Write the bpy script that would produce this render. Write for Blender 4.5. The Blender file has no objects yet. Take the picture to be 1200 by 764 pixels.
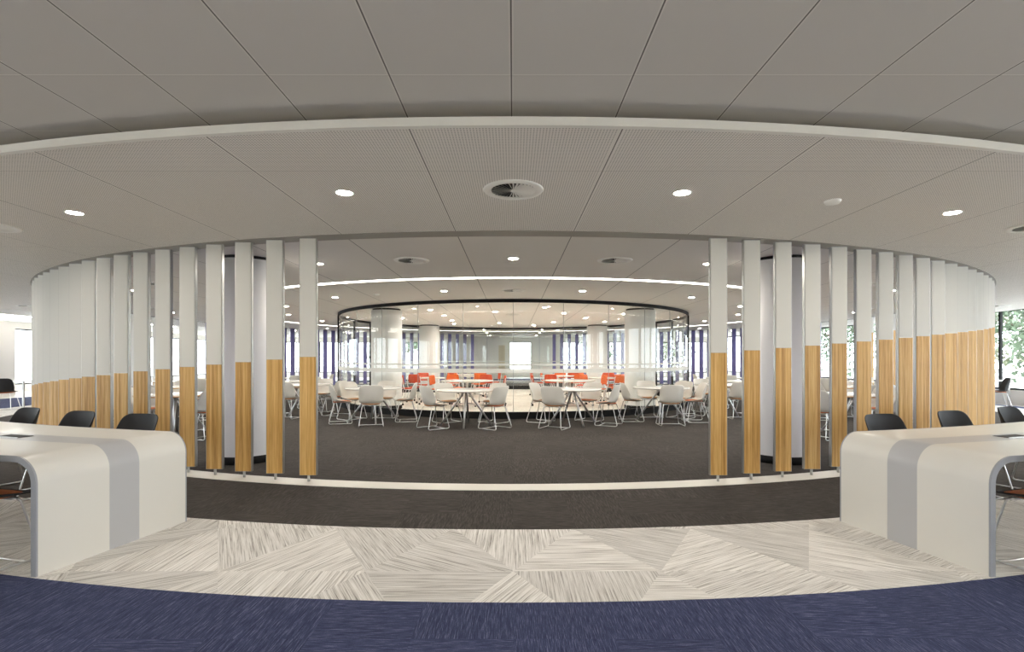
import bpy, math, random
from math import sin, cos, pi, radians as R, sqrt, atan2
random.seed(7)
scn = bpy.context.scene
COL = scn.collection
CY = 17.05            # centre of the circular plan, camera stands at the origin
ZC = 2.70             # ring and inner ceiling
ZU = 2.82             # upper ceiling
CAMZ = 1.37

# ------------------------------------------------------------------ materials
def newmat(name):
    m = bpy.data.materials.new(name); m.use_nodes = True
    nt = m.node_tree
    return m, nt, nt.nodes['Principled BSDF']
def plain(name, col, rough=.5, metal=0., spec=.5, coat=0.):
    m, nt, b = newmat(name)
    b.inputs['Base Color'].default_value = (*col, 1)
    b.inputs['Roughness'].default_value = rough
    b.inputs['Metallic'].default_value = metal
    b.inputs['Specular IOR Level'].default_value = spec
    b.inputs['Coat Weight'].default_value = coat
    # faint procedural mottling keeps every surface from being perfectly flat
    n = nt.nodes.new('ShaderNodeTexNoise'); n.inputs['Scale'].default_value = 9
    tc = nt.nodes.new('ShaderNodeTexCoord'); nt.links.new(tc.outputs['Object'], n.inputs['Vector'])
    mr = nt.nodes.new('ShaderNodeMapRange'); mr.inputs[3].default_value = rough*.98; mr.inputs[4].default_value = min(1, rough*1.02)
    nt.links.new(n.outputs['Fac'], mr.inputs[0]); nt.links.new(mr.outputs[0], b.inputs['Roughness'])
    return m
class NT:
    """small helper for math chains"""
    def __init__(s, nt): s.nt = nt
    def v(s, x, sock):
        if isinstance(x, (int, float)): sock.default_value = x
        else: s.nt.links.new(x, sock)
    def m(s, op, a, b=0., c=0.):
        n = s.nt.nodes.new('ShaderNodeMath'); n.operation = op
        s.v(a, n.inputs[0]); s.v(b, n.inputs[1]); s.v(c, n.inputs[2])
        return n.outputs[0]
    def pos(s):
        g = s.nt.nodes.new('ShaderNodeNewGeometry'); x = s.nt.nodes.new('ShaderNodeSeparateXYZ')
        s.nt.links.new(g.outputs['Position'], x.inputs[0]); s.g = g
        return x.outputs[0], x.outputs[1], x.outputs[2]
    def comb(s, x, y, z=0.):
        n = s.nt.nodes.new('ShaderNodeCombineXYZ'); s.v(x, n.inputs[0]); s.v(y, n.inputs[1]); s.v(z, n.inputs[2])
        return n.outputs[0]
    def noise(s, vec, scale, detail=2., rough=.5):
        n = s.nt.nodes.new('ShaderNodeTexNoise'); s.nt.links.new(vec, n.inputs['Vector'])
        n.inputs['Scale'].default_value = scale; n.inputs['Detail'].default_value = detail; n.inputs['Roughness'].default_value = rough
        return n.outputs['Fac']
    def ramp(s, fac, stops):
        n = s.nt.nodes.new('ShaderNodeValToRGB'); cr = n.color_ramp
        while len(cr.elements) < len(stops): cr.elements.new(.5)
        for e, (p, c) in zip(cr.elements, stops): e.position = p; e.color = (*c, 1)
        s.nt.links.new(fac, n.inputs[0]); return n.outputs[0]
    def mix(s, fac, a, b, mode='MIX'):
        n = s.nt.nodes.new('ShaderNodeMix'); n.data_type = 'RGBA'; n.blend_type = mode
        s.v(fac, n.inputs[0])
        for x, k in ((a, 6), (b, 7)):
            if isinstance(x, tuple): n.inputs[k].default_value = (*x, 1)
            else: s.nt.links.new(x, n.inputs[k])
        return n.outputs[2]
    def bump(s, h, b, strength=.3, dist=.01):
        n = s.nt.nodes.new('ShaderNodeBump'); n.inputs['Strength'].default_value = strength; n.inputs['Distance'].default_value = dist
        s.nt.links.new(h, n.inputs['Height']); s.nt.links.new(n.outputs[0], b.inputs['Normal'])
def lin(r, g, b):
    f = lambda c: ((c/255+.055)/1.055)**2.4 if c > 10 else c/255/12.92
    return (f(r), f(g), f(b))

def tiled_ceiling(name, base, px, ox, py, oy, perf, wline=.006):
    """flat metal tiles: dark joints every px / py metres, optional round perforations"""
    m, nt, b = newmat(name); k = NT(nt); x, y, z = k.pos()
    def joint(c, p, o, w):
        f = k.m('FRACT', k.m('DIVIDE', k.m('SUBTRACT', c, o-p/2.), p))
        return k.m('LESS_THAN', k.m('ABSOLUTE', k.m('SUBTRACT', f, .5)), w/2/p)
    jx = joint(x, px, ox, wline)
    if py: jy = joint(y, py, oy, wline*.6); j = k.m('MAXIMUM', jx, k.m('MULTIPLY', jy, .45))
    else: j = jx
    if py and not perf:
        jl = joint(y, py, oy-.006, .009); base = k.mix(k.m('MULTIPLY', jl, .8), base, tuple(min(1, c*1.3) for c in base)); j = k.m('MAXIMUM', jx, k.m('MULTIPLY', joint(y, py, oy, .003), .5))
        base = k.mix(k.m('MULTIPLY', joint(x, px, ox, .022), .7), base, (.82, .80, .76))
    col = k.mix(k.m('MULTIPLY', j, .85), base, (.05, .045, .04))
    if perf:
        g = .0186
        fx = k.m('SUBTRACT', k.m('FRACT', k.m('DIVIDE', x, g)), .5); fy = k.m('SUBTRACT', k.m('FRACT', k.m('DIVIDE', y, g)), .5)
        r2 = k.m('ADD', k.m('MULTIPLY', fx, fx), k.m('MULTIPLY', fy, fy))
        hole = k.m('LESS_THAN', r2, .064)
        # a solid margin beside every joint
        fj = k.m('ABSOLUTE', k.m('SUBTRACT', k.m('FRACT', k.m('DIVIDE', k.m('SUBTRACT', x, ox-px/2.), px)), .5))
        hole = k.m('MULTIPLY', hole, k.m('GREATER_THAN', fj, .012))
        col = k.mix(k.m('MULTIPLY', hole, .62), col, (.12, .11, .10))
    nt.links.new(col, b.inputs['Base Color'])
    b.inputs['Roughness'].default_value = .6; b.inputs['Specular IOR Level'].default_value = .3
    return m
def striated(name, a, cA, cB, cC, sx, quant=30, seam=True, stretch=34, contrast=(.3, .7), tri=True, rough=.95, tone=.12):
    """carpet laid in triangles (or squares) whose pile lines change direction from piece to piece"""
    m, nt, b = newmat(name); k = NT(nt); x, y, z = k.pos()
    if tri:
        u = k.m('SUBTRACT', k.m('DIVIDE', x, a), k.m('DIVIDE', y, a*sqrt(3))); v = k.m('DIVIDE', y, a*sqrt(3)/2)
    else:
        u = k.m('DIVIDE', x, a); v = k.m('DIVIDE', y, a)
    fu, fv = k.m('FLOOR', u), k.m('FLOOR', v)
    flag = k.m('GREATER_THAN', k.m('ADD', k.m('FRACT', u), k.m('FRACT', v)), 1.) if tri else 0.
    wn = nt.nodes.new('ShaderNodeTexWhiteNoise'); wn.noise_dimensions = '3D'
    nt.links.new(k.comb(fu, fv, flag), wn.inputs['Vector'])
    ang = k.m('MULTIPLY', k.m('FLOOR', k.m('MULTIPLY', wn.outputs['Value'], 180/quant)), R(quant))
    ca, sa = k.m('COSINE', ang), k.m('SINE', ang)
    xr = k.m('ADD', k.m('MULTIPLY', x, ca), k.m('MULTIPLY', y, sa)); yr = k.m('SUBTRACT', k.m('MULTIPLY', y, ca), k.m('MULTIPLY', x, sa))
    vec = k.comb(k.m('MULTIPLY', xr, sx), k.m('MULTIPLY', yr, sx*stretch), k.m('MULTIPLY', wn.outputs['Value'], 40))
    n1 = k.noise(vec, 1., 3., .65)
    n2 = k.noise(k.comb(x, y, z), 260., 1.)
    f = k.m('ADD', k.m('MULTIPLY', n1, .82), k.m('MULTIPLY', n2, .18))
    col = k.ramp(f, [(contrast[0], cA), ((contrast[0]+contrast[1])/2, cB), (contrast[1], cC)])
    hs = nt.nodes.new('ShaderNodeHueSaturation'); nt.links.new(col, hs.inputs['Color'])
    nt.links.new(k.m('ADD', 1.03-tone, k.m('MULTIPLY', k.m('FRACT', k.m('MULTIPLY', wn.outputs['Value'], 7.3)), tone)), hs.inputs['Value'])
    nt.links.new(hs.outputs[0], b.inputs['Base Color']); b.inputs['Roughness'].default_value = rough
    b.inputs['Specular IOR Level'].default_value = .15
    k.bump(f, b, .35, .004)
    return m
def wood(name, c1, c2, c3, axis=2):
    m, nt, b = newmat(name); k = NT(nt)
    tc = nt.nodes.new('ShaderNodeTexCoord'); sp = nt.nodes.new('ShaderNodeSeparateXYZ'); nt.links.new(tc.outputs['Object'], sp.inputs[0])
    oi = nt.nodes.new('ShaderNodeObjectInfo')
    off = k.m('MULTIPLY', oi.outputs['Random'], 37.)
    s = [95., 95., 95.]; s[axis] = 2.2
    vec = k.comb(k.m('ADD', k.m('MULTIPLY', sp.outputs[0], s[0]), off), k.m('MULTIPLY', sp.outputs[1], s[1]), k.m('MULTIPLY', sp.outputs[2], s[2]))
    n = k.noise(vec, 1., 2., .6)
    vec2 = k.comb(k.m('ADD', k.m('MULTIPLY', sp.outputs[0], 420.), off), 0., k.m('MULTIPLY', sp.outputs[2], 9.))
    n2 = k.noise(vec2, 1., 1.)
    # laminated strips about 24 mm wide
    wn = nt.nodes.new('ShaderNodeTexWhiteNoise'); wn.noise_dimensions = '2D'
    nt.links.new(k.comb(k.m('FLOOR', k.m('MULTIPLY', sp.outputs[0], 42.)), off), wn.inputs['Vector'])
    f = k.m('ADD', k.m('ADD', k.m('MULTIPLY', n, .6), k.m('MULTIPLY', n2, .2)), k.m('MULTIPLY', wn.outputs['Value'], .2))
    col = k.ramp(f, [(.3, c1), (.5, c2), (.7, c3)])
    hs = nt.nodes.new('ShaderNodeHueSaturation')
    nt.links.new(k.m('ADD', .88, k.m('MULTIPLY', oi.outputs['Random'], .22)), hs.inputs['Value']); nt.links.new(col, hs.inputs['Color'])
    nt.links.new(hs.outputs[0], b.inputs['Base Color']); b.inputs['Roughness'].default_value = .42
    return m
def emit(name, col, s):
    m, nt, b = newmat(name)
    b.inputs['Base Color'].default_value = (.9, .9, .9, 1)
    b.inputs['Emission Color'].default_value = (*col, 1); b.inputs['Emission Strength'].default_value = s
    return m
def glass(name, tint=(.985, .995, .985), refl=.7):
    m = bpy.data.materials.new(name); m.use_nodes = True; nt = m.node_tree; nt.nodes.clear()
    o = nt.nodes.new('ShaderNodeOutputMaterial'); mx = nt.nodes.new('ShaderNodeMixShader')
    t = nt.nodes.new('ShaderNodeBsdfTransparent'); t.inputs[0].default_value = (*tint, 1)
    g = nt.nodes.new('ShaderNodeBsdfGlossy'); g.inputs['Roughness'].default_value = .01
    k = NT(nt); ge = nt.nodes.new('ShaderNodeNewGeometry'); dp = nt.nodes.new('ShaderNodeVectorMath'); dp.operation = 'DOT_PRODUCT'
    nt.links.new(ge.outputs['Normal'], dp.inputs[0]); nt.links.new(ge.outputs['Incoming'], dp.inputs[1])
    f = k.m('POWER', k.m('SUBTRACT', 1., k.m('ABSOLUTE', dp.outputs['Value'])), 5.)   # Schlick reflectance, the same from both sides
    nt.links.new(k.m('MULTIPLY', k.m('ADD', .04, k.m('MULTIPLY', f, .9)), refl), mx.inputs[0])
    nt.links.new(t.outputs[0], mx.inputs[1]); nt.links.new(g.outputs[0], mx.inputs[2]); nt.links.new(mx.outputs[0], o.inputs[0])
    return m
def frosted(name):
    m = bpy.data.materials.new(name); m.use_nodes = True; nt = m.node_tree; nt.nodes.clear()
    o = nt.nodes.new('ShaderNodeOutputMaterial'); mx = nt.nodes.new('ShaderNodeMixShader'); mx.inputs[0].default_value = .78
    t = nt.nodes.new('ShaderNodeBsdfTransparent'); d = nt.nodes.new('ShaderNodeBsdfDiffuse'); d.inputs[0].default_value = (.85, .86, .84, 1)
    tl = nt.nodes.new('ShaderNodeBsdfTranslucent'); tl.inputs[0].default_value = (.85, .86, .84, 1)
    a = nt.nodes.new('ShaderNodeMixShader')
    nt.links.new(d.outputs[0], a.inputs[1]); nt.links.new(tl.outputs[0], a.inputs[2])
    nt.links.new(t.outputs[0], mx.inputs[1]); nt.links.new(a.outputs[0], mx.inputs[2]); nt.links.new(mx.outputs[0], o.inputs[0])
    return m

M = {}
M['ceil_up'] = tiled_ceiling('ceiling_upper_tiles', (.70, .68, .65), .626, -.01, .652, 2.63, False, .007)
M['ceil_ring'] = tiled_ceiling('ceiling_perforated_tiles', (.90, .87, .82), 1.24, .635, 2.48, 3.645, True, .008)
M['ceil_in'] = tiled_ceiling('ceiling_inner_tiles', (.86, .83, .78), 1.24, .635, 0, 0, False, .009)
M['bounce_floor'] = plain('pale_bounce_floor', (.74, .71, .66), .45)  # outer floor colour made pale to bounce light up onto the ceilings
M['ceil_room'] = tiled_ceiling('ceiling_glass_room_tiles', (.93, .92, .88), 1.24, .635, 0, 0, False, .009)
M['rim'] = plain('rim_white_metal', (.90, .89, .84), .35)
M['channel'] = plain('aluminium_channel', (.34, .32, .28), .5, .0)
M['alu'] = plain('brushed_aluminium', (.50, .50, .49), .35, .9)
M['white_lam'] = plain('white_laminate', (.70, .69, .645), .45)
M['purple'] = plain('violet_laminate', (.17, .16, .40), .5)
M['oak'] = wood('oak_veneer', lin(166, 118, 52), lin(210, 164, 92), lin(233, 195, 128))
M['blue_carpet'] = striated('navy_carpet', .50, lin(42, 48, 76), lin(67, 74, 106), lin(132, 138, 168), 11., 90, stretch=20, contrast=(.32, .74), tri=False)
M['pale_carpet'] = striated('pale_striated_carpet', .95, lin(128, 122, 116), lin(220, 217, 212), lin(250, 248, 245), 2.6, 30, stretch=42, contrast=(.31, .62), tone=.20)
M['room_carpet'] = striated('white_striated_carpet', 1.24, lin(176, 170, 160), lin(232, 229, 220), lin(246, 244, 238), 2.4, 30, stretch=30, contrast=(.28, .6))
M['dark_carpet'] = striated('charcoal_carpet', .50, lin(50, 47, 45), lin(72, 68, 65), lin(102, 97, 93), 9., 90, stretch=10, contrast=(.25, .75), tri=False)
M['strip'] = plain('white_floor_strip', (.80, .78, .72), .4)
M['desk'] = plain('solid_surface_white', (.70, .68, .63), .32, coat=.1)
M['desk_grey'] = plain('solid_surface_grey', (.46, .46, .47), .3)
M['desk_edge'] = plain('desk_edge_grey', (.30, .31, .34), .45)
M['black_plastic'] = plain('black_plastic', (.016, .016, .018), .62, spec=.35)
M['black'] = plain('black_metal', (.010, .010, .010), .7, spec=.25)
M['white_plastic'] = plain('white_plastic', (.74, .72, .66), .35)
M['orange'] = plain('orange_fabric', lin(232, 112, 48), .8)
M['red_orange'] = plain('burnt_orange_fabric', lin(212, 84, 44), .8)
M['tan'] = plain('tan_leather', lin(186, 134, 84), .7)
M['rust'] = plain('rust_leather', lin(198, 112, 58), .7)
M['chrome'] = plain('chrome', (.80, .80, .80), .28, .92)
M['table_white'] = plain('table_white', (.82, .81, .77), .25, coat=.2)
M['plywood'] = plain('plywood_edge', lin(205, 165, 112), .55)
M['column'] = plain('column_paint', (.80, .79, .78), .5)
M['wall'] = plain('wall_paint', (.78, .76, .72), .7)
M['cream'] = plain('cream_paint', (.66, .58, .42), .7)
M['grey'] = plain('grey_paint', (.34, .35, .36), .6)
M['blue'] = plain('blue_panel', lin(78, 98, 150), .6)
M['lens'] = emit('downlight_lens', (1., .925, .82), 285.)
M['led'] = emit('linear_led', (1., .95, .87), 12.)
M['glass'] = glass('clear_glass')
M['win_glass'] = glass('window_glass', (.93, .96, .97), .8)
M['frost'] = frosted('frosted_band')
M['vent_dark'] = plain('vent_shadow_black', (.02, .02, .02), .8)
M['ground'] = plain('paving', (.52, .51, .49), .9)
M['leaf'] = plain('leaf_green', lin(92, 108, 84), .6)
M['leaf2'] = plain('leaf_olive', lin(120, 124, 100), .6)
M['bark'] = plain('bark', lin(104, 88, 74), .9)

# ------------------------------------------------------------------ mesh building
class MB:
    def __init__(s): s.v = []; s.f = []; s.sm = []
    def add(s, vs, fs, smooth=False):
        o = len(s.v); s.v += [tuple(p) for p in vs]; s.f += [tuple(i+o for i in f) for f in fs]; s.sm += [smooth]*len(fs); return s
    def box(s, x0, x1, y0, y1, z0, z1):
        return s.add([(x0,y0,z0),(x1,y0,z0),(x1,y1,z0),(x0,y1,z0),(x0,y0,z1),(x1,y0,z1),(x1,y1,z1),(x0,y1,z1)],
                     [(0,3,2,1),(4,5,6,7),(0,1,5,4),(1,2,6,5),(2,3,7,6),(3,0,4,7)])
    def cyl(s, x, y, z0, z1, r0, r1=None, n=24, caps=True):
        r1 = r0 if r1 is None else r1
        o = len(s.v)
        for z, r in ((z0, r0), (z1, r1)):
            for i in range(n): s.v.append((x+r*cos(2*pi*i/n), y+r*sin(2*pi*i/n), z))
        for i in range(n):
            j = (i+1) % n; s.f.append((o+i, o+j, o+n+j, o+n+i)); s.sm.append(True)
        if caps:
            s.f.append(tuple(o+i for i in range(n))[::-1]); s.sm.append(False)
            s.f.append(tuple(o+n+i for i in range(n))); s.sm.append(False)
        return s
    def lathe(s, prof, x=0, y=0, n=32, close=False):
        o = len(s.v); m = len(prof)
        for r, z in prof:
            for i in range(n): s.v.append((x+r*cos(2*pi*i/n), y+r*sin(2*pi*i/n), z))
        for k in range(m-1 + (1 if close else 0)):
            a = o+k*n; b = o+((k+1) % m)*n
            for i in range(n):
                j = (i+1) % n; s.f.append((a+i, a+j, b+j, b+i)); s.sm.append(True)
        return s
    def tube(s, pts, r, n=8, closed=False):
        from mathutils import Vector
        P = [Vector(p) for p in pts]; m = len(P); o = len(s.v); prev = None
        rr = r if isinstance(r, (list, tuple)) else [r]*m
        for i, p in enumerate(P):
            if closed: t = (P[(i+1) % m]-P[i-1])
            else: t = (P[min(i+1, m-1)]-P[max(i-1, 0)])
            t.normalize()
            if prev is None:
                a = Vector((0, 0, 1)) if abs(t.z) < .9 else Vector((1, 0, 0)); u = t.cross(a).normalized()
            else: u = (prev-t*prev.dot(t)).normalized()
            prev = u; w = t.cross(u)
            for k in range(n):
                q = p+(u*cos(2*pi*k/n)+w*sin(2*pi*k/n))*rr[i]; s.v.append(tuple(q))
        for i in range(m if closed else m-1):
            a = o+i*n; b = o+((i+1) % m)*n
            for k in range(n):
                l = (k+1) % n; s.f.append((a+k, a+l, b+l, b+k)); s.sm.append(True)
        if not closed:
            s.f.append(tuple(o+k for k in range(n))[::-1]); s.sm.append(False)
            s.f.append(tuple(o+(m-1)*n+k for k in range(n))); s.sm.append(False)
        return s
    def arc(s, r0, r1, z0, z1, a0, a1, n, full=False, cx=0., cy=CY):
        """annular sector slab about the plan centre, angle 0 towards the camera"""
        o = len(s.v); st = n if full else n+1
        for i in range(st):
            a = R(a0+(a1-a0)*i/n)
            for r, z in ((r0, z0), (r1, z0), (r1, z1), (r0, z1)):
                s.v.append((cx+r*sin(a), cy-r*cos(a), z))
        for i in range(n):
            a = o+4*i; b = o+4*((i+1) % st)
            for k in range(4):
                l = (k+1) % 4; s.f.append((a+k, b+k, b+l, a+l)); s.sm.append(False)
        if not full:
            s.f.append((o, o+1, o+2, o+3)); s.f.append((o+4*n+3, o+4*n+2, o+4*n+1, o+4*n)); s.sm += [False]*2
        return s
    def build(s, name, mat, parent=None, loc=(0, 0, 0), rz=0.):
        me = bpy.data.meshes.new(name); me.from_pydata(s.v, [], s.f); me.update()
        for p, k in zip(me.polygons, s.sm): p.use_smooth = k
        me.materials.append(M[mat] if isinstance(mat, str) else mat)
        o = bpy.data.objects.new(name, me); COL.objects.link(o)
        o.location = loc; o.rotation_euler = (0, 0, rz)
        if parent: o.parent = parent
        return o
def fillet(pts, r, n=5, closed=False):
    from mathutils import Vector
    P = [Vector(p) for p in pts]; out = [] if closed else [tuple(P[0])]
    rng = range(len(P)) if closed else range(1, len(P)-1)
    for i in rng:
        a, b, c = P[i-1], P[i], P[(i+1) % len(P)]
        d1, d2 = (a-b), (c-b); q = min(r, d1.length*.48, d2.length*.48); s = b+d1.normalized()*q; e = b+d2.normalized()*q
        for k in range(n+1):
            t = k/n; out.append(tuple(s*(1-t)**2+b*2*t*(1-t)+e*t*t))
    if not closed: out.append(tuple(P[-1]))
    return out
def tag(o, label=None, cat=None, group=None, kind=None):
    if label: o['label'] = label
    if cat: o['category'] = cat
    if group: o['group'] = group
    if kind: o['kind'] = kind
    return o
def struct(o, label=None): o['kind'] = 'structure'; return tag(o, label)
def empty(name, loc, rz=0.):
    o = bpy.data.objects.new(name, None); COL.objects.link(o); o.location = loc; o.rotation_euler = (0, 0, rz)
    o.empty_display_size = .1; return o
def dup(root, loc, rz=None):
    r = root.copy(); COL.objects.link(r); r.location = loc
    if rz is not None: r.rotation_euler = (0, 0, rz)
    def rec(a, b):
        for ch in list(a.children):
            c = ch.copy(); COL.objects.link(c); c.parent = b; rec(ch, c)
    rec(root, r)
    return r
def pol(r, deg):            # plan position about the circle's centre
    return r*sin(R(deg)), CY-r*cos(R(deg))
ORD = ['first','second','third','fourth','fifth','sixth','seventh','eighth','ninth','tenth','eleventh','twelfth','thirteenth','fourteenth','fifteenth','sixteenth','seventeenth',
       'eighteenth','nineteenth','twentieth']
ORD += ['twenty-'+w for w in ORD[:9]]+['thirtieth']+['thirty-'+w for w in ORD[:9]]+['fortieth']+['forty-'+w for w in ORD[:9]]
def W(n): return ORD[n]

# ------------------------------------------------------------------ building shell
XL, XR, YN, YF = -20., 14.35, -7., 36.
N = 240
struct(MB().box(XL, XR, YN, YF, -.10, -.004).build('floor', 'bounce_floor'))
bl = MB().arc(14.17, 17.2, -.05, -.001, 0, 360, N, True)
for i_v, (vx, vy, vz) in enumerate(bl.v): bl.v[i_v] = (min(vx, XR-.02), vy, vz)
struct(bl.build('floor', 'blue_carpet'))
struct(MB().arc(12.95, 14.18, -.05, .000, 0, 360, N, True).build('floor', 'pale_carpet'))
struct(MB().arc(5.50, 12.96, -.05, .001, 0, 360, N, True).build('floor', 'dark_carpet'))
d_ = MB(); d_.add([pol(5.42, i*3)+(.0005,) for i in range(120)], [tuple(range(120))]); struct(d_.build('floor', 'room_carpet'))
struct(MB().arc(11.50, 11.765, .001, .005, 0, 360, N, True).build('trim_1', 'strip'))
struct(MB().box(XL, XR, YN, YF, ZU, ZU+.2).build('ceiling', 'ceil_up'))
# a perforated annulus hung just below the upper ceiling, its white rim, and the plain inner ceiling
struct(MB().arc(11.70, 14.10, ZC, ZC+.04, 0, 360, N, True).build('ceiling', 'ceil_ring'))
rim = MB().arc(14.10, 14.135, ZC-.004, ZC+.046, 0, 360, N, True)
struct(rim.build('trim_2', 'rim'))
struct(MB().arc(8.63, 11.47, ZC, ZC+.04, 0, 360, N, True).build('ceiling', 'ceil_in'))
struct(MB().arc(5.50, 8.46, ZC, ZC+.04, 0, 360, N, True).build('ceiling', 'ceil_in'))
d_ = MB(); d_.add([pol(5.50, i*2)+(ZC+.001,) for i in range(180)], [tuple(range(180))[::-1]]); struct(d_.build('ceiling', 'ceil_room'))
struct(MB().arc(11.47, 11.70, ZC-.004, ZC+.03, 0, 360, N, True).build('trim_3', 'channel'))
sl = tag(MB().arc(8.46, 8.63, ZC+.012, ZC+.03, 0, 360, N, True).build('ceiling_light_ring', 'led'),
         'thin glowing circular light slot in the inner ceiling', 'light')

# outer facades: glazed bays between piers
def facade(side, axis, at, lo, hi, bays, sill, head, idx, thick=.2):
    """wall with openings; axis 'x' = plane of constant x. bays = list of (a,b)"""
    w = MB()
    def bx(a, b, z0, z1, mb, t0=0, t1=None):
        t1 = thick if t1 is None else t1
        if axis == 'x': mb.box(min(at+t0, at+t1), max(at+t0, at+t1), a, b, z0, z1)
        else: mb.box(a, b, min(at+t0, at+t1), max(at+t0, at+t1), z0, z1)
    p = lo
    for a, b in bays:
        bx(p, a, 0, ZU, w); p = b
        if sill > 0: bx(a, b, 0, sill, w)
        if head < ZU: bx(a, b, head, ZU, w)
    bx(p, hi, 0, ZU, w)
    struct(w.build('wall_'+side, 'wall'))
    sg = 1 if thick > 0 else -1
    for a, b in bays:
        idx += 1
        root = empty('window_%d' % idx, (0, 0, 0)); struct(root)
        fr = MB(); n = max(1, round((b-a)/1.5))
        for i in range(n+1):
            c = a+(b-a)*i/n; bx(max(a, c-.03), min(b, c+.03), sill, head, fr, .04*sg, .11*sg)
        bx(a, b, sill, sill+.05, fr, .04*sg, .11*sg); bx(a, b, head-.05, head, fr, .04*sg, .11*sg)
        fr.build('window_frame', 'black', root)
        g = MB(); bx(a+.03, b-.03, sill+.05, head-.05, g, .07*sg, .078*sg); g.build('pane', 'win_glass', root)
    return idx
i_ = facade('right', 'x', XR, YN, YF, [(-6, 3.6), (4.2, 13.2), (13.6, 24.5), (25.2, 35)], .45, 2.79, 0, .2)
i_ = facade('left', 'x', XL, YN, YF, [(-6, 3.6), (4.2, 14.2), (15.6, 24.5), (25.2, 35)], .3, 2.55, i_, -.2)
i_ = facade('back', 'y', YF, XL, XR, [(-18.5, -12), (-11.5, -6.5), (-.25, 1.25), (3.5, 8.4), (9, 13.6)], .35, 2.5, i_, .2)
i_ = facade('front', 'y', YN, XL, XR, [(-19, -13), (10.5, 13.8)], .2, 2.7, i_, -.2)  # unseen wall; windows added only at its ends to shape the daylight

# ------------------------------------------------------------------ columns
def column(x, y, label):
    r = .41; o = empty('column', (x, y, 0)); tag(o, label, 'column')
    MB().lathe([(0, 0), (r+.006, 0), (r+.006, .10), (r, .10)], n=48).build('skirting', 'black', o)['label'] = 'black recessed skirting'
    MB().lathe([(r, .10), (r, ZC-.045), (r-.05, ZC-.045)], n=48).build('shaft', 'column', o)
    MB().lathe([(r-.04, ZC-.05), (r-.04, ZC)], n=48).build('shadow_gap', 'black', o)
column(-3.6, 6.95, 'white round column behind the slats left of the front opening')
column(3.6, 6.95, 'white round column behind the slats right of the front opening')
column(-3.45, 13.95, 'white round column inside the glass room at front left')
column(3.45, 13.95, 'white round column inside the glass room at front right')
column(-3.4, 20.75, 'white round column inside the glass room at rear left')
column(3.4, 20.75, 'white round column inside the glass room at rear right')

# ------------------------------------------------------------------ slat screen
FW, FD, ZB, ZT = .190, .044, .075, ZC-.004
def slat(th, zt, name_side, k, rear):
    x, y = pol(11.6, th)
    o = empty('slat', (x, y, 0), pi if rear else 0.)
    if not rear: lab = 'white-over-oak vertical slat, %s to the %s of the front opening' % (W(k), name_side)
    else: lab = 'violet-faced vertical slat on the far %s of the ring, %s from the rear opening' % (name_side, W(k))
    tag(o, lab, 'slat', 'slats of the circular screen')
    return o
def slat_parts(o, zt):
    h = FW/2
    MB().box(-h, h, -FD/2, FD/2, ZB, ZT).build('frame', 'alu', o)
    MB().box(-h+.008, h-.008, -FD/2-.007, -FD/2, zt, ZT-.01).build('white_panel', 'white_lam', o)
    MB().box(-h+.008, h-.008, -FD/2-.007, -FD/2, ZB+.004, zt-.003).build('oak_panel', 'oak', o)
    MB().box(-h+.008, h-.008, FD/2, FD/2+.006, ZB+.004, ZT-.01).build('violet_panel', 'purple', o)
    MB().cyl(0, 0, .005, ZB, .014, n=12).build('foot', 'alu', o)
STEP = 2.07
for sgn, side in ((-1, 'left'), (1, 'right')):
    for k in range(39):
        a = 11.27+STEP*k
        zt = (1.43+.0140*(a-11.3)) if sgn > 0 else (1.384-.0143*(a-11.3))
        zt = max(.55, min(2.2, zt))
        slat_parts(slat(sgn*a, zt, side, k, False), zt)
    proto = None
    for k in range(36):
        a = 180-11.27-STEP*k
        if 96 < a < 100: continue
        x, y = pol(11.6, sgn*a)
        if proto is None:
            o = slat(sgn*a, 1.4, side, k, True)
            o.rotation_euler = (0, 0, 0)
            slat_parts(o, 1.4)
            proto = o
        else:
            o = dup(proto, (x, y, 0))
            o['label'] = 'violet-faced vertical slat on the far %s of the ring, %s from the rear opening' % (side, W(k))
        for c in o.children: pass
for o in [o for o in COL.objects if o.get('category') == 'slat' and 'far' in o['label']]:
    o.rotation_euler = (0, 0, pi)

# rear slats stand the other way round: their violet face looks back at the camera
# ------------------------------------------------------------------ glass room
gr = empty('glass_room', (0, CY, 0)); tag(gr, 'round glass-walled room with black head frame and black plinth', 'glass room')
RD = 5.5
def loc_arc(r0, r1, z0, z1, a0, a1, n, full=False): return MB().arc(r0, r1, z0, z1, a0, a1, n, full, 0., 0.)
loc_arc(RD-.06, RD+.05, 0, .15, 0, 360, 180, True).build('plinth', 'black', gr)
loc_arc(RD-.03, RD+.03, ZC-.075, ZC, 0, 360, 180, True).build('head_frame', 'black', gr)
for k in range(30):
    a0 = 12*k+.05; a1 = 12*k+11.95
    if k in (8, 21): continue
    g = loc_arc(RD-.006, RD+.006, .15, ZC-.075, a0, a1, 8).build('glass_panel', 'glass', gr)
    loc_arc(RD+.0065, RD+.0075, 1.03, 1.125, a0, a1, 8).build('frosted_band', 'frost', g)
    loc_arc(RD+.0065, RD+.0075, 1.205, 1.24, a0, a1, 8).build('frosted_band', 'frost', g)
for a in (70.5, -70.5, 96, -96, 108, -108):
    x = (RD)*sin(R(a)); y = -(RD)*cos(R(a))
    MB().box(x-.03, x+.03, y-.03, y+.03, .15, ZC-.07).build('post', 'black', gr)
for k in range(30):
    a = R(12*k); x = RD*sin(a); y = -RD*cos(a)
    MB().box(x-.004, x+.004, y-.009, y+.009, .15, ZC-.075).build('joint', 'grey', gr)

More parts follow.
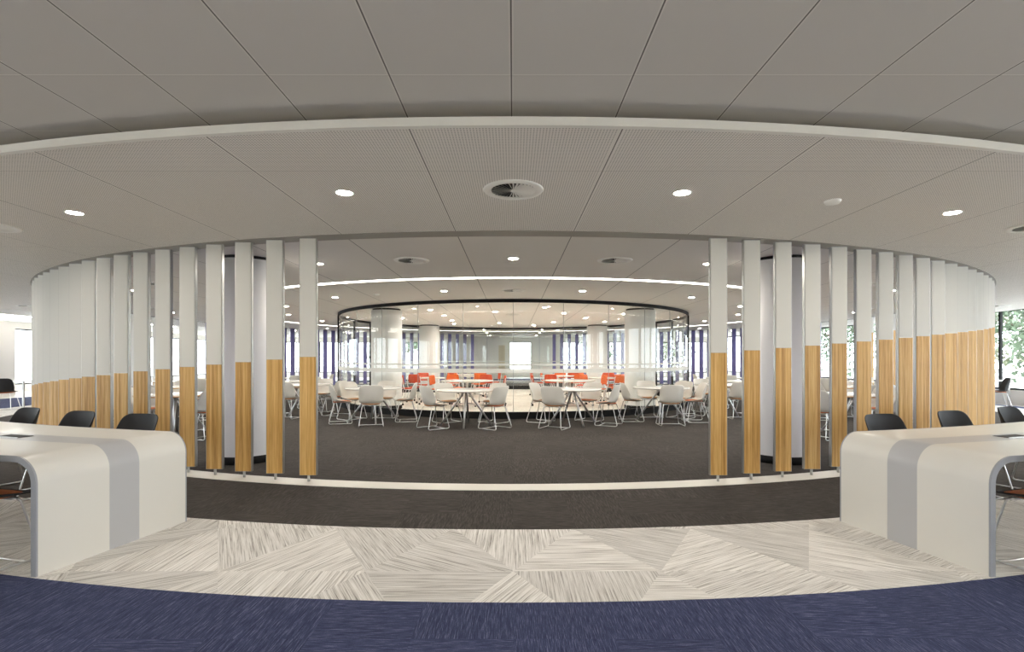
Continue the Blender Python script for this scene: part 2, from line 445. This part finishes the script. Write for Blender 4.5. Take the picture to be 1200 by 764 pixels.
# ------------------------------------------------------------------ desks
def desk(sgn, side):
    a_end, a_far = 12.15, 31.
    r0, r1 = 13.04, 14.17; ra, rb = 13.47, 13.70
    H, T, F = .75, .038, .17
    o = empty('waterfall_desk', (0, CY, 0))
    tag(o, 'long curved white desk with rounded drop end and grey stripe at the %s' % side, 'desk')
    # profile in (arc length s from the end face, z), outer then inner offset
    def profile():
        out = [(0., 0.)]; inn = [(T, 0.)]
        for i in range(11):
            t = pi/2*i/10
            out.append((F-F*cos(t), H-F+F*sin(t))); inn.append((F-(F-T)*cos(t), H-F+(F-T)*sin(t)))
        L = (a_far-a_end)*pi/180*13.6
        for i in range(1, 25): s = F+(L-2*F)*i/24; out.append((s, H)); inn.append((s, H-T))
        for i in range(1, 11):
            t = pi/2*(1-i/10)
            out.append((L-F+F*cos(t), H-F+F*sin(t))); inn.append((L-F+(F-T)*cos(t), H-F+(F-T)*sin(t)))
        out.append((L, 0.)); inn.append((L-T, 0.)); return out, inn
    out, inn = profile()
    def P(r, s, z):
        a = R(a_end)+s/13.6; return (sgn*r*sin(a), -r*cos(a), z)
    def band(rA, rB, name, mat, dz=0.):
        mb = MB(); n = len(out); vs = []
        for (so, zo), (si, zi) in zip(out, inn):
            vs += [P(rA, so, zo), P(rB, so, zo), P(rB, si, zi), P(rA, si, zi)]
        fs = []; o_ = 0
        for i in range(n-1):
            a, b = 4*i, 4*i+4
            for k in range(4):
                l = (k+1) % 4; q = (a+k, b+k, b+l, a+l); fs.append(q if sgn < 0 else q[::-1])
        fs.append((0, 1, 2, 3)); fs.append((4*n-1, 4*n-2, 4*n-3, 4*n-4))
        mb.add(vs, fs); ob = mb.build(name, mat, o)
        for p in ob.data.polygons: p.use_smooth = abs(p.normal.z) > .02 or True
        try:
            ob.data.shade_smooth_by_angle
        except Exception: pass
        return ob
    e = .012
    for ob in (band(r0+e, ra, 'slab', 'desk'), band(rb, r1-e, 'slab', 'desk'), band(ra, rb, 'stripe', 'desk_grey'),
               band(r0, r0+e, 'edge_strip', 'desk_edge'), band(r1-e, r1, 'edge_strip', 'desk_edge')):
        md = ob.modifiers.new('es', 'EDGE_SPLIT'); md.split_angle = R(40)
    # cable box let into the stripe
    for ac in (16.9, 22.2, 27.):
        x, y = sgn*13.585*sin(R(ac)), -13.585*cos(R(ac))
        b = MB().box(-.13, .13, -.05, .05, H+.0005, H+.004).build('cable_lid', 'black_plastic', o, (x, y, 0), sgn*R(ac))
        MB().box(-.135, .135, -.055, -.05, H+.0005, H+.006).box(-.135, .135, .05, .055, H+.0005, H+.006).build('lid_rim', 'alu', b)
    return o
desk(-1, 'left'); desk(1, 'right')

# ------------------------------------------------------------------ chairs
def shell_mesh(wmul=1., nu=14):
    # profile (y forward, z, half width, curl)
    prof = [(.215, .452, .165, .0), (.20, .446, .195, .012), (.13, .438, .215, .03), (.03, .434, .225, .05), (-.07, .436, .232, .075), (-.14, .452, .236, .10),
            (-.185, .50, .238, .125), (-.208, .57, .238, .12), (-.224, .65, .240, .10), (-.237, .73, .238, .08), (-.246, .79, .230, .06), (-.250, .820, .205, .045), (-.252, .833, .155, .03)]
    vs = []; m = len(prof)
    for i, (y, z, w, c) in enumerate(prof):
        t = i/(m-1)
        for j in range(nu+1):
            u = -1+2*j/nu
            cu = abs(u)**2.4
            fwd = c*cu if t > .35 else 0.; up = c*.9*cu if t < .62 else 0.
            k = max(0, min(1, (t-.3)/.3))
            vs.append((u*w*wmul, y+c*1.15*cu*k, z+c*.95*cu*(1-k)))
    fs = [(i*(nu+1)+j, i*(nu+1)+j+1, (i+1)*(nu+1)+j+1, (i+1)*(nu+1)+j) for i in range(m-1) for j in range(nu)]
    return MB().add(vs, fs, True)
def sub(o, lv=1, thick=None):
    if thick:
        s = o.modifiers.new('thick', 'SOLIDIFY'); s.thickness = thick; s.offset = 0
    s = o.modifiers.new('smooth', 'SUBSURF'); s.levels = lv; s.render_levels = lv
    return o
def cushion_mesh():
    vs = []; fs = []; n = 20; rings = [(.0, .462), (.6, .463), (.9, .459), (1., .450), (.95, .441)]
    for k, (q, z) in enumerate(rings):
        for i in range(n):
            t = 2*pi*i/n; c, s = cos(t), sin(t)
            x = .185*q*(abs(c)**.7)*(1 if c > 0 else -1); y = .015+.18*q*(abs(s)**.7)*(1 if s > 0 else -1)
            vs.append((x, y, z+.012*(x/.19)**2))
    for k in range(len(rings)-1):
        for i in range(n):
            j = (i+1) % n; fs.append((k*n+i, k*n+j, (k+1)*n+j, (k+1)*n+i)[::-1])
    return MB().add(vs, fs, True)
SHELL = shell_mesh(); CUSH = cushion_mesh()
def sled_side(sx):
    return MB().tube(fillet([(sx*.10, .12, .432), (sx*.165, .13, .425), (sx*.235, .215, .011), (sx*.235, -.255, .011), (sx*.175, -.14, .425), (sx*.10, -.12, .432)], .045, 4), .0078, 8)
def make_chair(x, y, rz, shellmat, padmat, label, group, cat='chair', name='shell_chair'):
    o = empty(name, (x, y, 0), rz); tag(o, label, cat, group)
    sub(SHELL.build('seat_shell', shellmat, o), 1, .011)
    CUSH.build('seat_pad', padmat, o)
    for sx in (-1, 1): sled_side(sx).build('sled_leg', 'chrome', o)
    MB().tube([(-.235, .12, .011), (.235, .12, .011)], .008, 6).build('crossbar', 'chrome', o)
    MB().tube([(-.15, .10, .428), (.15, .10, .428)], .009, 6).tube([(-.15, -.10, .428), (.15, -.10, .428)], .009, 6).build('under_seat_bar', 'chrome', o)
    return o
PROTO = {}
def chair(x, y, rz, kind, label, group, z=.001):
    key = kind
    if key not in PROTO:
        sh, pad = {'white_tan': ('white_plastic', 'tan'), 'white_rust': ('white_plastic', 'rust'), 'black': ('black_plastic', 'rust')}[kind]
        PROTO[key] = o = make_chair(x, y, rz, sh, pad, label, group); o.location.z = z; return o
    o = dup(PROTO[key], (x, y, z), rz); tag(o, label, 'chair', group); return o

def make_table(x, y, rz, r, label, group, edge):
    o = empty('round_table', (x, y, .001), rz); tag(o, label, 'table', group)
    t = .028; H = .735
    MB().lathe([(0, H-t), (r-.012, H-t), (r-.003, H-t+.006), (r, H-t+.012), (r, H-.006), (r-.004, H), (0, H)], n=48).build('tabletop', 'table_white', o)
    if edge: MB().lathe([(r-.002, H-t+.002), (r+.004, H-t+.002), (r+.004, H-.004), (r-.002, H-.004)], n=48, close=True).build('edge_band', 'plywood', o)['label'] = 'plywood table edge'
    MB().cyl(0, 0, H-t-.012, H-t, .15, n=24).build('mounting_plate', 'chrome', o)
    for k in range(4):
        a = pi/2*k; c, s = cos(a), sin(a)
        MB().tube([(.045*c, .045*s, H-t-.01), (.09*c, .09*s, H-.12), (.52*c, .52*s, .012)], [.023, .023, .018], 10).build('leg', 'chrome', o)
    return o
TP = {}
def table(x, y, rz, r, label, group, edge=False):
    key = (r, edge)
    if key not in TP: TP[key] = o = make_table(x, y, rz, r, label, group, edge); return o
    o = dup(TP[key], (x, y, .001), rz); tag(o, label, 'table', group); return o
GT, GC = 'round cafe tables around the glass room', 'white shell chairs at the round tables'
# tables in view with chairs placed as in the photograph: (dx, dy, heading jitter, pad)
def face(dx, dy): return atan2(-dx*-1, dy*-1) if False else atan2(dx, -dy)
def setting(tx, ty, rz, where, chairs, edge=False, r=.6):
    table(tx, ty, rz, r, 'round white table with splayed chrome legs ' + where, GT, edge)
    for dx, dy, jit, pad, wd in chairs:
        # chair faces +y locally; turn it towards the table centre
        a = atan2(dx, -dy)+R(jit)
        chair(tx+dx, ty+dy, a, pad, 'white chair %s of table %s' % (wd, where), GC)
setting(-.95, 10.33, 0, 'just left of centre before the glass',
        [(-.60, -.36, 8, 'white_tan', 'at front left'), (.58, -.38, -6, 'white_rust', 'at front right'), (-.45, .58, 0, 'white_tan', 'at back left'), (.52, .52, 5, 'white_tan', 'at back right')])
setting(1.23, 10.62, R(18), 'just right of centre before the glass',
        [(-.42, -.66, 4, 'white_tan', 'at front left'), (.70, -.16, -12, 'white_rust', 'at the right side'), (.42, .56, 0, 'white_rust', 'at back right'), (-.62, .36, 0, 'white_tan', 'at back left')])
setting(-3.0, 11.0, R(20), 'at the left front of the glass',
        [(-.62, -.22, 0, 'white_rust', 'at the left side'), (.14, -.70, 5, 'white_tan', 'at the front'), (.66, .12, 0, 'white_tan', 'at the right side'), (.06, .74, 0, 'white_tan', 'at the back'), (-.60, .46, 0, 'white_tan', 'at back left')])
setting(3.22, 11.15, R(-20), 'at the right front of the glass',
        [(-.64, .0, 0, 'white_tan', 'at the left side'), (-.02, -.70, 0, 'white_tan', 'at the front'), (.67, -.14, 10, 'white_rust', 'at the right side'), (-.08, .74, 0, 'white_tan', 'at the back'), (.58, .52, 0, 'white_tan', 'at back right')])
def square4(rot, pads=('white_tan',)*4):
    names = ['at the front', 'at the right side', 'at the back', 'at the left side']; out = []
    for k in range(4):
        a = R(rot+90*k-90); out.append((.74*cos(a), .74*sin(a), random.uniform(-9, 9), pads[k], names[k]))
    return out
for sgn, side in ((-1, 'left'), (1, 'right')):
    pads = ('white_tan', 'white_rust', 'white_tan', 'white_rust')
    x, y = pol(6.85, sgn*47); setting(x, y, R(25*sgn), 'beside the %s flank of the glass room' % side, square4(8*sgn, pads))
    x, y = pol(6.85, sgn*66); setting(x, y, R(15*sgn), 'behind the flank table on the %s' % side, square4(20*sgn, pads))
    x, y = pol(6.95, sgn*88); setting(x, y, R(5), 'level with the glass room middle, %s' % side, square4(-15*sgn, pads))
    x, y = pol(10.0, sgn*36.5); setting(x, y, R(30), 'close behind the %s slats, nearest the camera' % side, square4(22*sgn, pads), True)
    x, y = pol(9.6, sgn*53); setting(x, y, R(10), 'behind the %s slats, midway along' % side, square4(-10*sgn, pads), True)
    x, y = pol(9.6, sgn*71); setting(x, y, R(40), 'deep behind the %s slats' % side, square4(30*sgn, pads), True)
    x, y = pol(9.4, sgn*92); setting(x, y, R(12), 'at the far %s edge of the ring' % side, square4(10*sgn, pads), True)

# black chairs along the inner side of each desk, plus one tucked in on the near side
GB = 'black chairs at the curved desks'
for sgn, side, angs in ((-1, 'left', (16.3, 20.1, 24.3)), (1, 'right', (16.1, 20.5, 25.3))):
    for a, wd in zip(angs, ('nearest the drop end', 'in the middle', 'farthest from the drop end')):
        x, y = pol(12.86, sgn*a)
        chair(x, y, pi+R(sgn*a), 'black', 'black shell chair behind the %s desk, %s' % (side, wd), GB, .0)
    x, y = pol(14.13, sgn*14.4)
    chair(x, y, R(sgn*14.4), 'black', 'chair with orange-brown seat tucked under the near side of the %s desk' % side, GB, .0)

# ------------------------------------------------------------------ inside the glass room
def make_task(x, y, rz, mat, label, group):
    o = empty('castor_chair', (x, y, .001), rz); tag(o, label, 'chair', group)
    sub(MB().add(*grid([(.20, .47, .19), (.18, .465, .22), (0., .455, .225), (-.17, .46, .22), (-.20, .475, .19)], .02)).build('seat', mat, o), 1, .03)
    sub(MB().add(*grid([(-.235, .60, .19), (-.245, .64, .215), (-.255, .74, .22), (-.262, .84, .21), (-.262, .87, .18)], .05)).build('backrest', mat, o), 1, .022)
    for sx in (-1, 1):
        MB().tube(fillet([(sx*.21, -.25, .80), (sx*.235, -.235, .62), (sx*.235, -.19, .45), (sx*.20, .19, .45)], .05, 4), .011, 8).build('side_frame', 'chrome', o)
        for sy in (-1, 1):
            l = MB().tube([(sx*.20, sy*.14, .45), (sx*.25, sy*.24, .07)], .011, 8).build('leg', 'chrome', o)
            MB().add([(sx*.25-.012+.024*(i % 2), sy*.24+.03*cos(2*pi*(i//2)/12), .031+.03*sin(2*pi*(i//2)/12)) for i in range(24)],
                     [tuple((2*k, (2*k+2) % 24, (2*k+3) % 24, 2*k+1)) for k in range(12)]+[tuple(range(0, 24, 2)), tuple(range(1, 24, 2))[::-1]], False).build('castor', 'black_plastic', l)
    return o
def grid(prof, c, nu=8):
    vs = []; m = len(prof)
    for (y, z, w) in prof:
        for j in range(nu+1):
            u = -1+2*j/nu; vs.append((u*w, y+(c*u*u if prof[0][1] > .5 else 0), z+(0 if prof[0][1] > .5 else c*u*u)))
    return vs, [(i*(nu+1)+j, i*(nu+1)+j+1, (i+1)*(nu+1)+j+1, (i+1)*(nu+1)+j) for i in range(m-1) for j in range(nu)], True
TK = {}
def task(x, y, rz, mat, label):
    g = 'orange chairs in the glass room'
    if mat not in TK: TK[mat] = make_task(x, y, rz, mat, label, g); return
    o = dup(TK[mat], (x, y, .001), rz); tag(o, label, 'chair', g)
def room_table(x, y, r, rz, where, chairs):
    o = empty('meeting_table', (x, y, .001), rz); tag(o, 'white round table on a chrome pedestal %s' % where, 'table', 'white tables in the glass room')
    MB().lathe([(0, .705), (r-.01, .705), (r, .715), (r, .73), (r-.006, .738), (0, .738)], n=48).build('tabletop', 'table_white', o)
    MB().cyl(0, 0, .05, .705, .035, n=16).build('pedestal', 'chrome', o)
    for k in range(4):
        a = pi/2*k+pi/4; l = MB().tube([(.03*cos(a), .03*sin(a), .09), (.38*cos(a), .38*sin(a), .05)], .016, 8).build('leg', 'chrome', o)
        MB().cyl(.37*cos(a), .37*sin(a), 0, .045, .022, n=12).build('castor', 'black_plastic', l)
    for ang, mat, wd in chairs:
        dx, dy = (r+.12)*cos(R(ang)), (r+.12)*sin(R(ang))
        task(x+dx, y+dy, atan2(dx, -dy)+R(random.uniform(-10, 10)), mat, '%s castor chair %s of table %s' % ({'orange': 'orange', 'red_orange': 'red-orange'}[mat], wd, where))
room_table(-1.32, 14.6, .74, 0, 'left of centre, nearest the glass', [(8, 'red_orange', 'at the right'), (62, 'red_orange', 'at the back right'), (118, 'orange', 'at the back'), (165, 'orange', 'at the left')])
room_table(1.62, 14.7, .72, 0, 'right of centre, nearest the glass', [(172, 'red_orange', 'at the left'), (118, 'red_orange', 'at the back left'), (64, 'orange', 'at the back'), (12, 'orange', 'at the back right')])
room_table(-2.75, 16.6, .55, .3, 'behind the front left column', [(250, 'red_orange', 'at the front'), (20, 'orange', 'at the right'), (110, 'red_orange', 'at the back')])
room_table(2.95, 16.6, .55, .3, 'behind the front right column', [(290, 'orange', 'at the front'), (160, 'red_orange', 'at the left'), (70, 'red_orange', 'at the back')])
room_table(-1.4, 18.5, .6, .2, 'in the middle row to the left', [(20, 'red_orange', 'at the right'), (180, 'orange', 'at the left'), (285, 'orange', 'at the front')])
room_table(1.6, 18.5, .6, .2, 'in the middle row to the right', [(20, 'orange', 'at the right'), (180, 'red_orange', 'at the left'), (80, 'orange', 'at the back')])
room_table(-2.0, 20.4, .55, .2, 'in the back row on the left', [(250, 'red_orange', 'at the front'), (10, 'red_orange', 'at the right')])
room_table(2.0, 20.4, .55, .2, 'in the back row on the right', [(290, 'red_orange', 'at the front'), (170, 'orange', 'at the left')])
task(-3.05, 15.1, R(-70), 'red_orange', 'red-orange castor chair standing beside the front left column')
task(3.1, 15.1, R(70), 'orange', 'orange castor chair standing beside the front right column')

# ------------------------------------------------------------------ ceiling fittings
def downlight(x, y, z, label, first=[None]):
    if first[0] is None:
        o = empty('downlight', (x, y, z)); 
        MB().lathe([(.060, -.002), (.070, -.006), (.075, -.004), (.075, .0)], n=24).build('bezel', 'rim', o)
        l = MB(); l.add([(.060*cos(2*pi*i/16), .060*sin(2*pi*i/16), -.003) for i in range(16)], [tuple(range(16))[::-1]]); l.build('lens', 'lens', o)
        first[0] = o
    else: o = dup(first[0], (x, y, z))
    tag(o, label, 'ceiling light', 'recessed downlights'); return o
def vent(x, y, z, label, first=[None], r=.232):
    if first[0] is None:
        o = empty('ceiling_vent', (x, y, z))
        MB().lathe([(r*.74, -.003), (r*.80, -.012), (r*1.0, -.010), (r*1.03, -.002), (r*1.03, .0)], n=40).build('flange', 'rim', o)
        d = MB(); d.add([(r*.75*cos(2*pi*i/32), r*.75*sin(2*pi*i/32), -.0015) for i in range(32)], [tuple(range(32))[::-1]]); d.build('duct', 'vent_dark', o)
        b = MB()
        for k in range(32):
            a = 2*pi*k/32; ca, sa = cos(a), sin(a); w0, w1 = .003, .0075
            b.add([(.02*ca-w0*-sa, .02*sa-w0*ca, -.004), (.02*ca+w0*-sa, .02*sa+w0*ca, -.009), (r*.76*ca+w1*-sa, r*.76*sa+w1*ca, -.014), (r*.76*ca-w1*-sa, r*.76*sa-w1*ca, -.003)], [(0, 1, 2, 3)])
        b.build('swirl_blades', 'rim', o)
        MB().cyl(0, 0, -.012, -.003, .025, n=16).build('hub', 'rim', o)
        first[0] = o
    else: o = dup(first[0], (x, y, z))
    tag(o, label, 'vent', 'round swirl vents in the ceiling'); return o
def place(r, deg, fn, z, text):
    x, y = pol(r, deg); return fn(x, y, z, text)
def where(a):
    s = 'left' if a < 0 else 'right'; return s
for k in range(15):
    for s in (-1, 1):
        a = 6+12*k; place(13.0, s*a, downlight, ZC, 'downlight in the perforated ceiling ring, %s to the %s of the middle' % (W(k), 'left' if s < 0 else 'right'))
place(13.0, 0, vent, ZC, 'large swirl vent in the middle of the perforated ceiling ring')
for k in range(1, 8):
    for s in (-1, 1): place(13.0, s*24*k, vent, ZC, 'swirl vent in the perforated ceiling ring, %s to the %s of the middle one' % (W(k-1), 'left' if s < 0 else 'right'))
place(10.2, 0, downlight, ZC, 'round downlight in the inner ceiling on the centre line')
for k in range(1, 12):
    for s in (-1, 1):
        place(10.2, s*15.65*k, downlight, ZC, 'inner ceiling downlight outside the light slot, %s to the %s' % (W(k-1), 'left' if s < 0 else 'right'))
        if k < 6: place(10.17, s*(15.65*k-7.83), vent, ZC, 'swirl vent in the inner ceiling outside the light slot, %s to the %s' % (W(k-1), 'left' if s < 0 else 'right'))
for k in range(8):
    for s in (-1, 1):
        place(7.02, s*(11.3+22.5*k), downlight, ZC, 'downlight between the light slot and the glass room, %s to the %s' % (W(k), 'left' if s < 0 else 'right'))
place(7.0, 0, vent, ZC, 'swirl vent between the light slot and the glass room on the centre line')
for k in range(14):
    x, y = pol(2.4 if k % 2 else 3.7, 360/14*k+13); downlight(x, y, ZC, 'downlight on the ceiling of the glass room, %s round the circle from the front' % W(k))
vent(0, 15.6, ZC, 'swirl vent on the glass room ceiling')
x, y = pol(13.0, 12); o = MB().lathe([(0, -.028), (.05, -.026), (.062, -.012), (.066, 0)], n=24).build('smoke_detector', 'rim', None, (x, y, ZC)); tag(o, 'small white smoke detector on the perforated ceiling ring', 'detector')
x, y = pol(7.0, -24); o = MB().lathe([(0, -.028), (.05, -.026), (.062, -.012), (.066, 0)], n=24).build('smoke_detector', 'rim', None, (x, y, ZC)); tag(o, 'small smoke detector above the tables left of the glass room', 'detector')
for nm, xs in (('left', [-18, -15.6, -13.2, -10.8]), ('right', [13.6])):
    pass
k = 0
for x in (-9, -6, -3, 0, 3, 6, 9, 12):
    for y in (-4.6, -1.8, .6):
        k += 1; downlight(x, y, ZU, 'downlight in the upper ceiling behind the camera')
k = 0
for x in (-18.4, -17.0, -15.6):
    for y in (9., 13.5, 18., 22.5):
        o = MB().box(x-.06, x+.06, y-1.1, y+1.1, ZU-.03, ZU).build('ceiling_light', 'led'); k += 1
        tag(o, 'long linear ceiling light over the left outer zone, %s of the row' % W(k-1), 'ceiling light', 'linear lights on the left')

# ------------------------------------------------------------------ outer zones
# left: white partition, bench and black chairs
tag(MB().box(-17.9, -17.8, 14.5, 18.3, 0, 2.62).build('partition_panel', 'wall'), 'plain white partition panel at the far left edge', 'partition')
def bench(x0, x1, y, label):
    o = empty('long_table', ((x0+x1)/2, y, 0)); tag(o, label, 'table'); h = (x1-x0)/2
    MB().box(-h, h, -.35, .35, .705, .735).build('tabletop', 'table_white', o)
    for sx in (-1, 1):
        for sy in (-1, 1): MB().box(sx*(h-.08)-.02, sx*(h-.08)+.02, sy*.3-.02, sy*.3+.02, -.003, .705).build('leg', 'alu', o)
bench(-16.2, -13.6, 14.6, 'long white table beyond the left end of the slats')
chair(-13.55, 13.65, R(20), 'black', 'black shell chair at the long table at the far left', 'black chairs by the windows', 0)
chair(-14.5, 13.7, R(0), 'black', 'second black shell chair at the long table, left frame edge', 'black chairs by the windows', 0)
bench(12.3, 14.2, 14.9, 'long white table by the right windows')
chair(13.15, 13.9, R(60), 'black', 'black shell chair at the table by the right windows', 'black chairs by the windows', 0)
tag(MB().box(13.6, 14.25, 15.8, 17.6, -.003, .7).box(13.58, 14.27, 15.78, 17.62, .7, .73).build('low_cabinet', 'blue'), 'low blue cabinet under the right window', 'cabinet')
# far centre: cream core wall with doors seen through the rear opening
struct(MB().box(-5.4, -.9, 33.4, 33.6, 0, ZU).build('wall_core', 'wall'))
struct(MB().box(-.95, -.55, 33.38, 33.62, 0, 2.2).build('trim_4', 'cream'))

# ------------------------------------------------------------------ outdoors
tag(MB().box(-60, 60, -50, 80, -.5, -.12).build('ground', 'ground'), 'pale paved ground outside the windows', 'ground', kind='structure')
def tree(x, y, h, spread, leaf, label):
    rnd = random.Random(int(x*13+y*7)); o = empty('tree', (x, y, -.12)); tag(o, label, 'tree', 'trees outside the windows')
    t = MB(); t.tube([(0, 0, 0), (.05, .1, h*.25), (-.1, .05, h*.5), (.1, -.05, h*.8)], [.22, .18, .13, .05], 8)
    tips = []
    for k in range(14):
        a = rnd.uniform(0, 2*pi); z = h*rnd.uniform(.10, .7); L = spread*rnd.uniform(.55, 1.)
        e = (L*cos(a), L*sin(a), z+L*rnd.uniform(.1, .6)); t.tube([(0, 0, z), (e[0]*.5, e[1]*.5, (z+e[2])/2+.1), e], [.07, .045, .015], 6); tips.append(e); tips.append((e[0]*.55, e[1]*.55, (z+e[2])/2+.2))
    t.build('trunk', 'bark', o)
    f = MB()
    for c in tips:
        for q in range(190):
            p = [c[i]+rnd.gauss(0, .42) for i in range(3)]; s = rnd.uniform(.07, .13)
            u = [rnd.uniform(-1, 1) for _ in range(3)]; v = [rnd.uniform(-1, 1) for _ in range(3)]
            f.add([(p[0], p[1], p[2]), (p[0]+s*u[0], p[1]+s*u[1], p[2]+s*u[2]), (p[0]+s*(u[0]+v[0])*1.1, p[1]+s*(u[1]+v[1])*1.1, p[2]+s*(u[2]+v[2])*1.1), (p[0]+s*v[0], p[1]+s*v[1], p[2]+s*v[2])], [(0, 1, 2, 3)])
    f.build('foliage', leaf, o)
tree(18.6, 17.6, 5.0, 2.4, 'leaf', 'leafy tree outside the right window beside the frame edge')
tree(21.2, 23.6, 5.4, 2.6, 'leaf2', 'olive green tree outside the right windows behind the first')
tree(18.9, 29.5, 5.2, 2.4, 'leaf', 'tree outside the right windows farther back')
tree(6.4, 40.2, 5.2, 2.4, 'leaf', 'tree beyond the rear windows to the right')
tree(12.6, 41.0, 5.2, 2.4, 'leaf2', 'tree beyond the rear windows at far right')
tree(-9.0, 40.5, 5.2, 2.4, 'leaf', 'tree beyond the rear windows to the left')
r_ = empty('railing', (16.2, 17.5, -.12)); tag(r_, 'white railing outside the right window', 'railing')
for z in (.55, .85, 1.1): MB().tube([(0, -4.5, z), (0, 9, z)], .025, 8).build('rail', 'rim', r_)
for i in range(10): MB().tube([(0, -4.5+1.5*i, 0), (0, -4.5+1.5*i, 1.1)], .025, 8).build('post', 'rim', r_)

# ------------------------------------------------------------------ light and camera
w = bpy.data.worlds.new('sky'); scn.world = w; w.use_nodes = True
nt = w.node_tree; bg = nt.nodes['Background']; bg.inputs[0].default_value = (.94, .97, 1., 1); bg.inputs[1].default_value = 7.5

cam = bpy.data.objects.new('camera', bpy.data.cameras.new('camera')); COL.objects.link(cam); scn.camera = cam
cam.location = (0, 0, CAMZ); cam.rotation_euler = (pi/2, 0, 0)
cam.data.sensor_width = 36; cam.data.lens = 18; cam.data.sensor_fit = 'HORIZONTAL'
cam.data.shift_x = -.00125; cam.data.shift_y = .03125
cam.data.clip_start = .05; cam.data.clip_end = 300

vs = scn.view_settings; vs.view_transform = 'Standard'; vs.look = 'None'; vs.gamma = 1; vs.exposure = .55; vs.use_curve_mapping = False
cy = scn.cycles
cy.max_bounces = 14; cy.diffuse_bounces = 10; cy.glossy_bounces = 4; cy.transparent_max_bounces = 16; cy.caustics_reflective = False; cy.caustics_refractive = False
cy.sample_clamp_indirect = 12
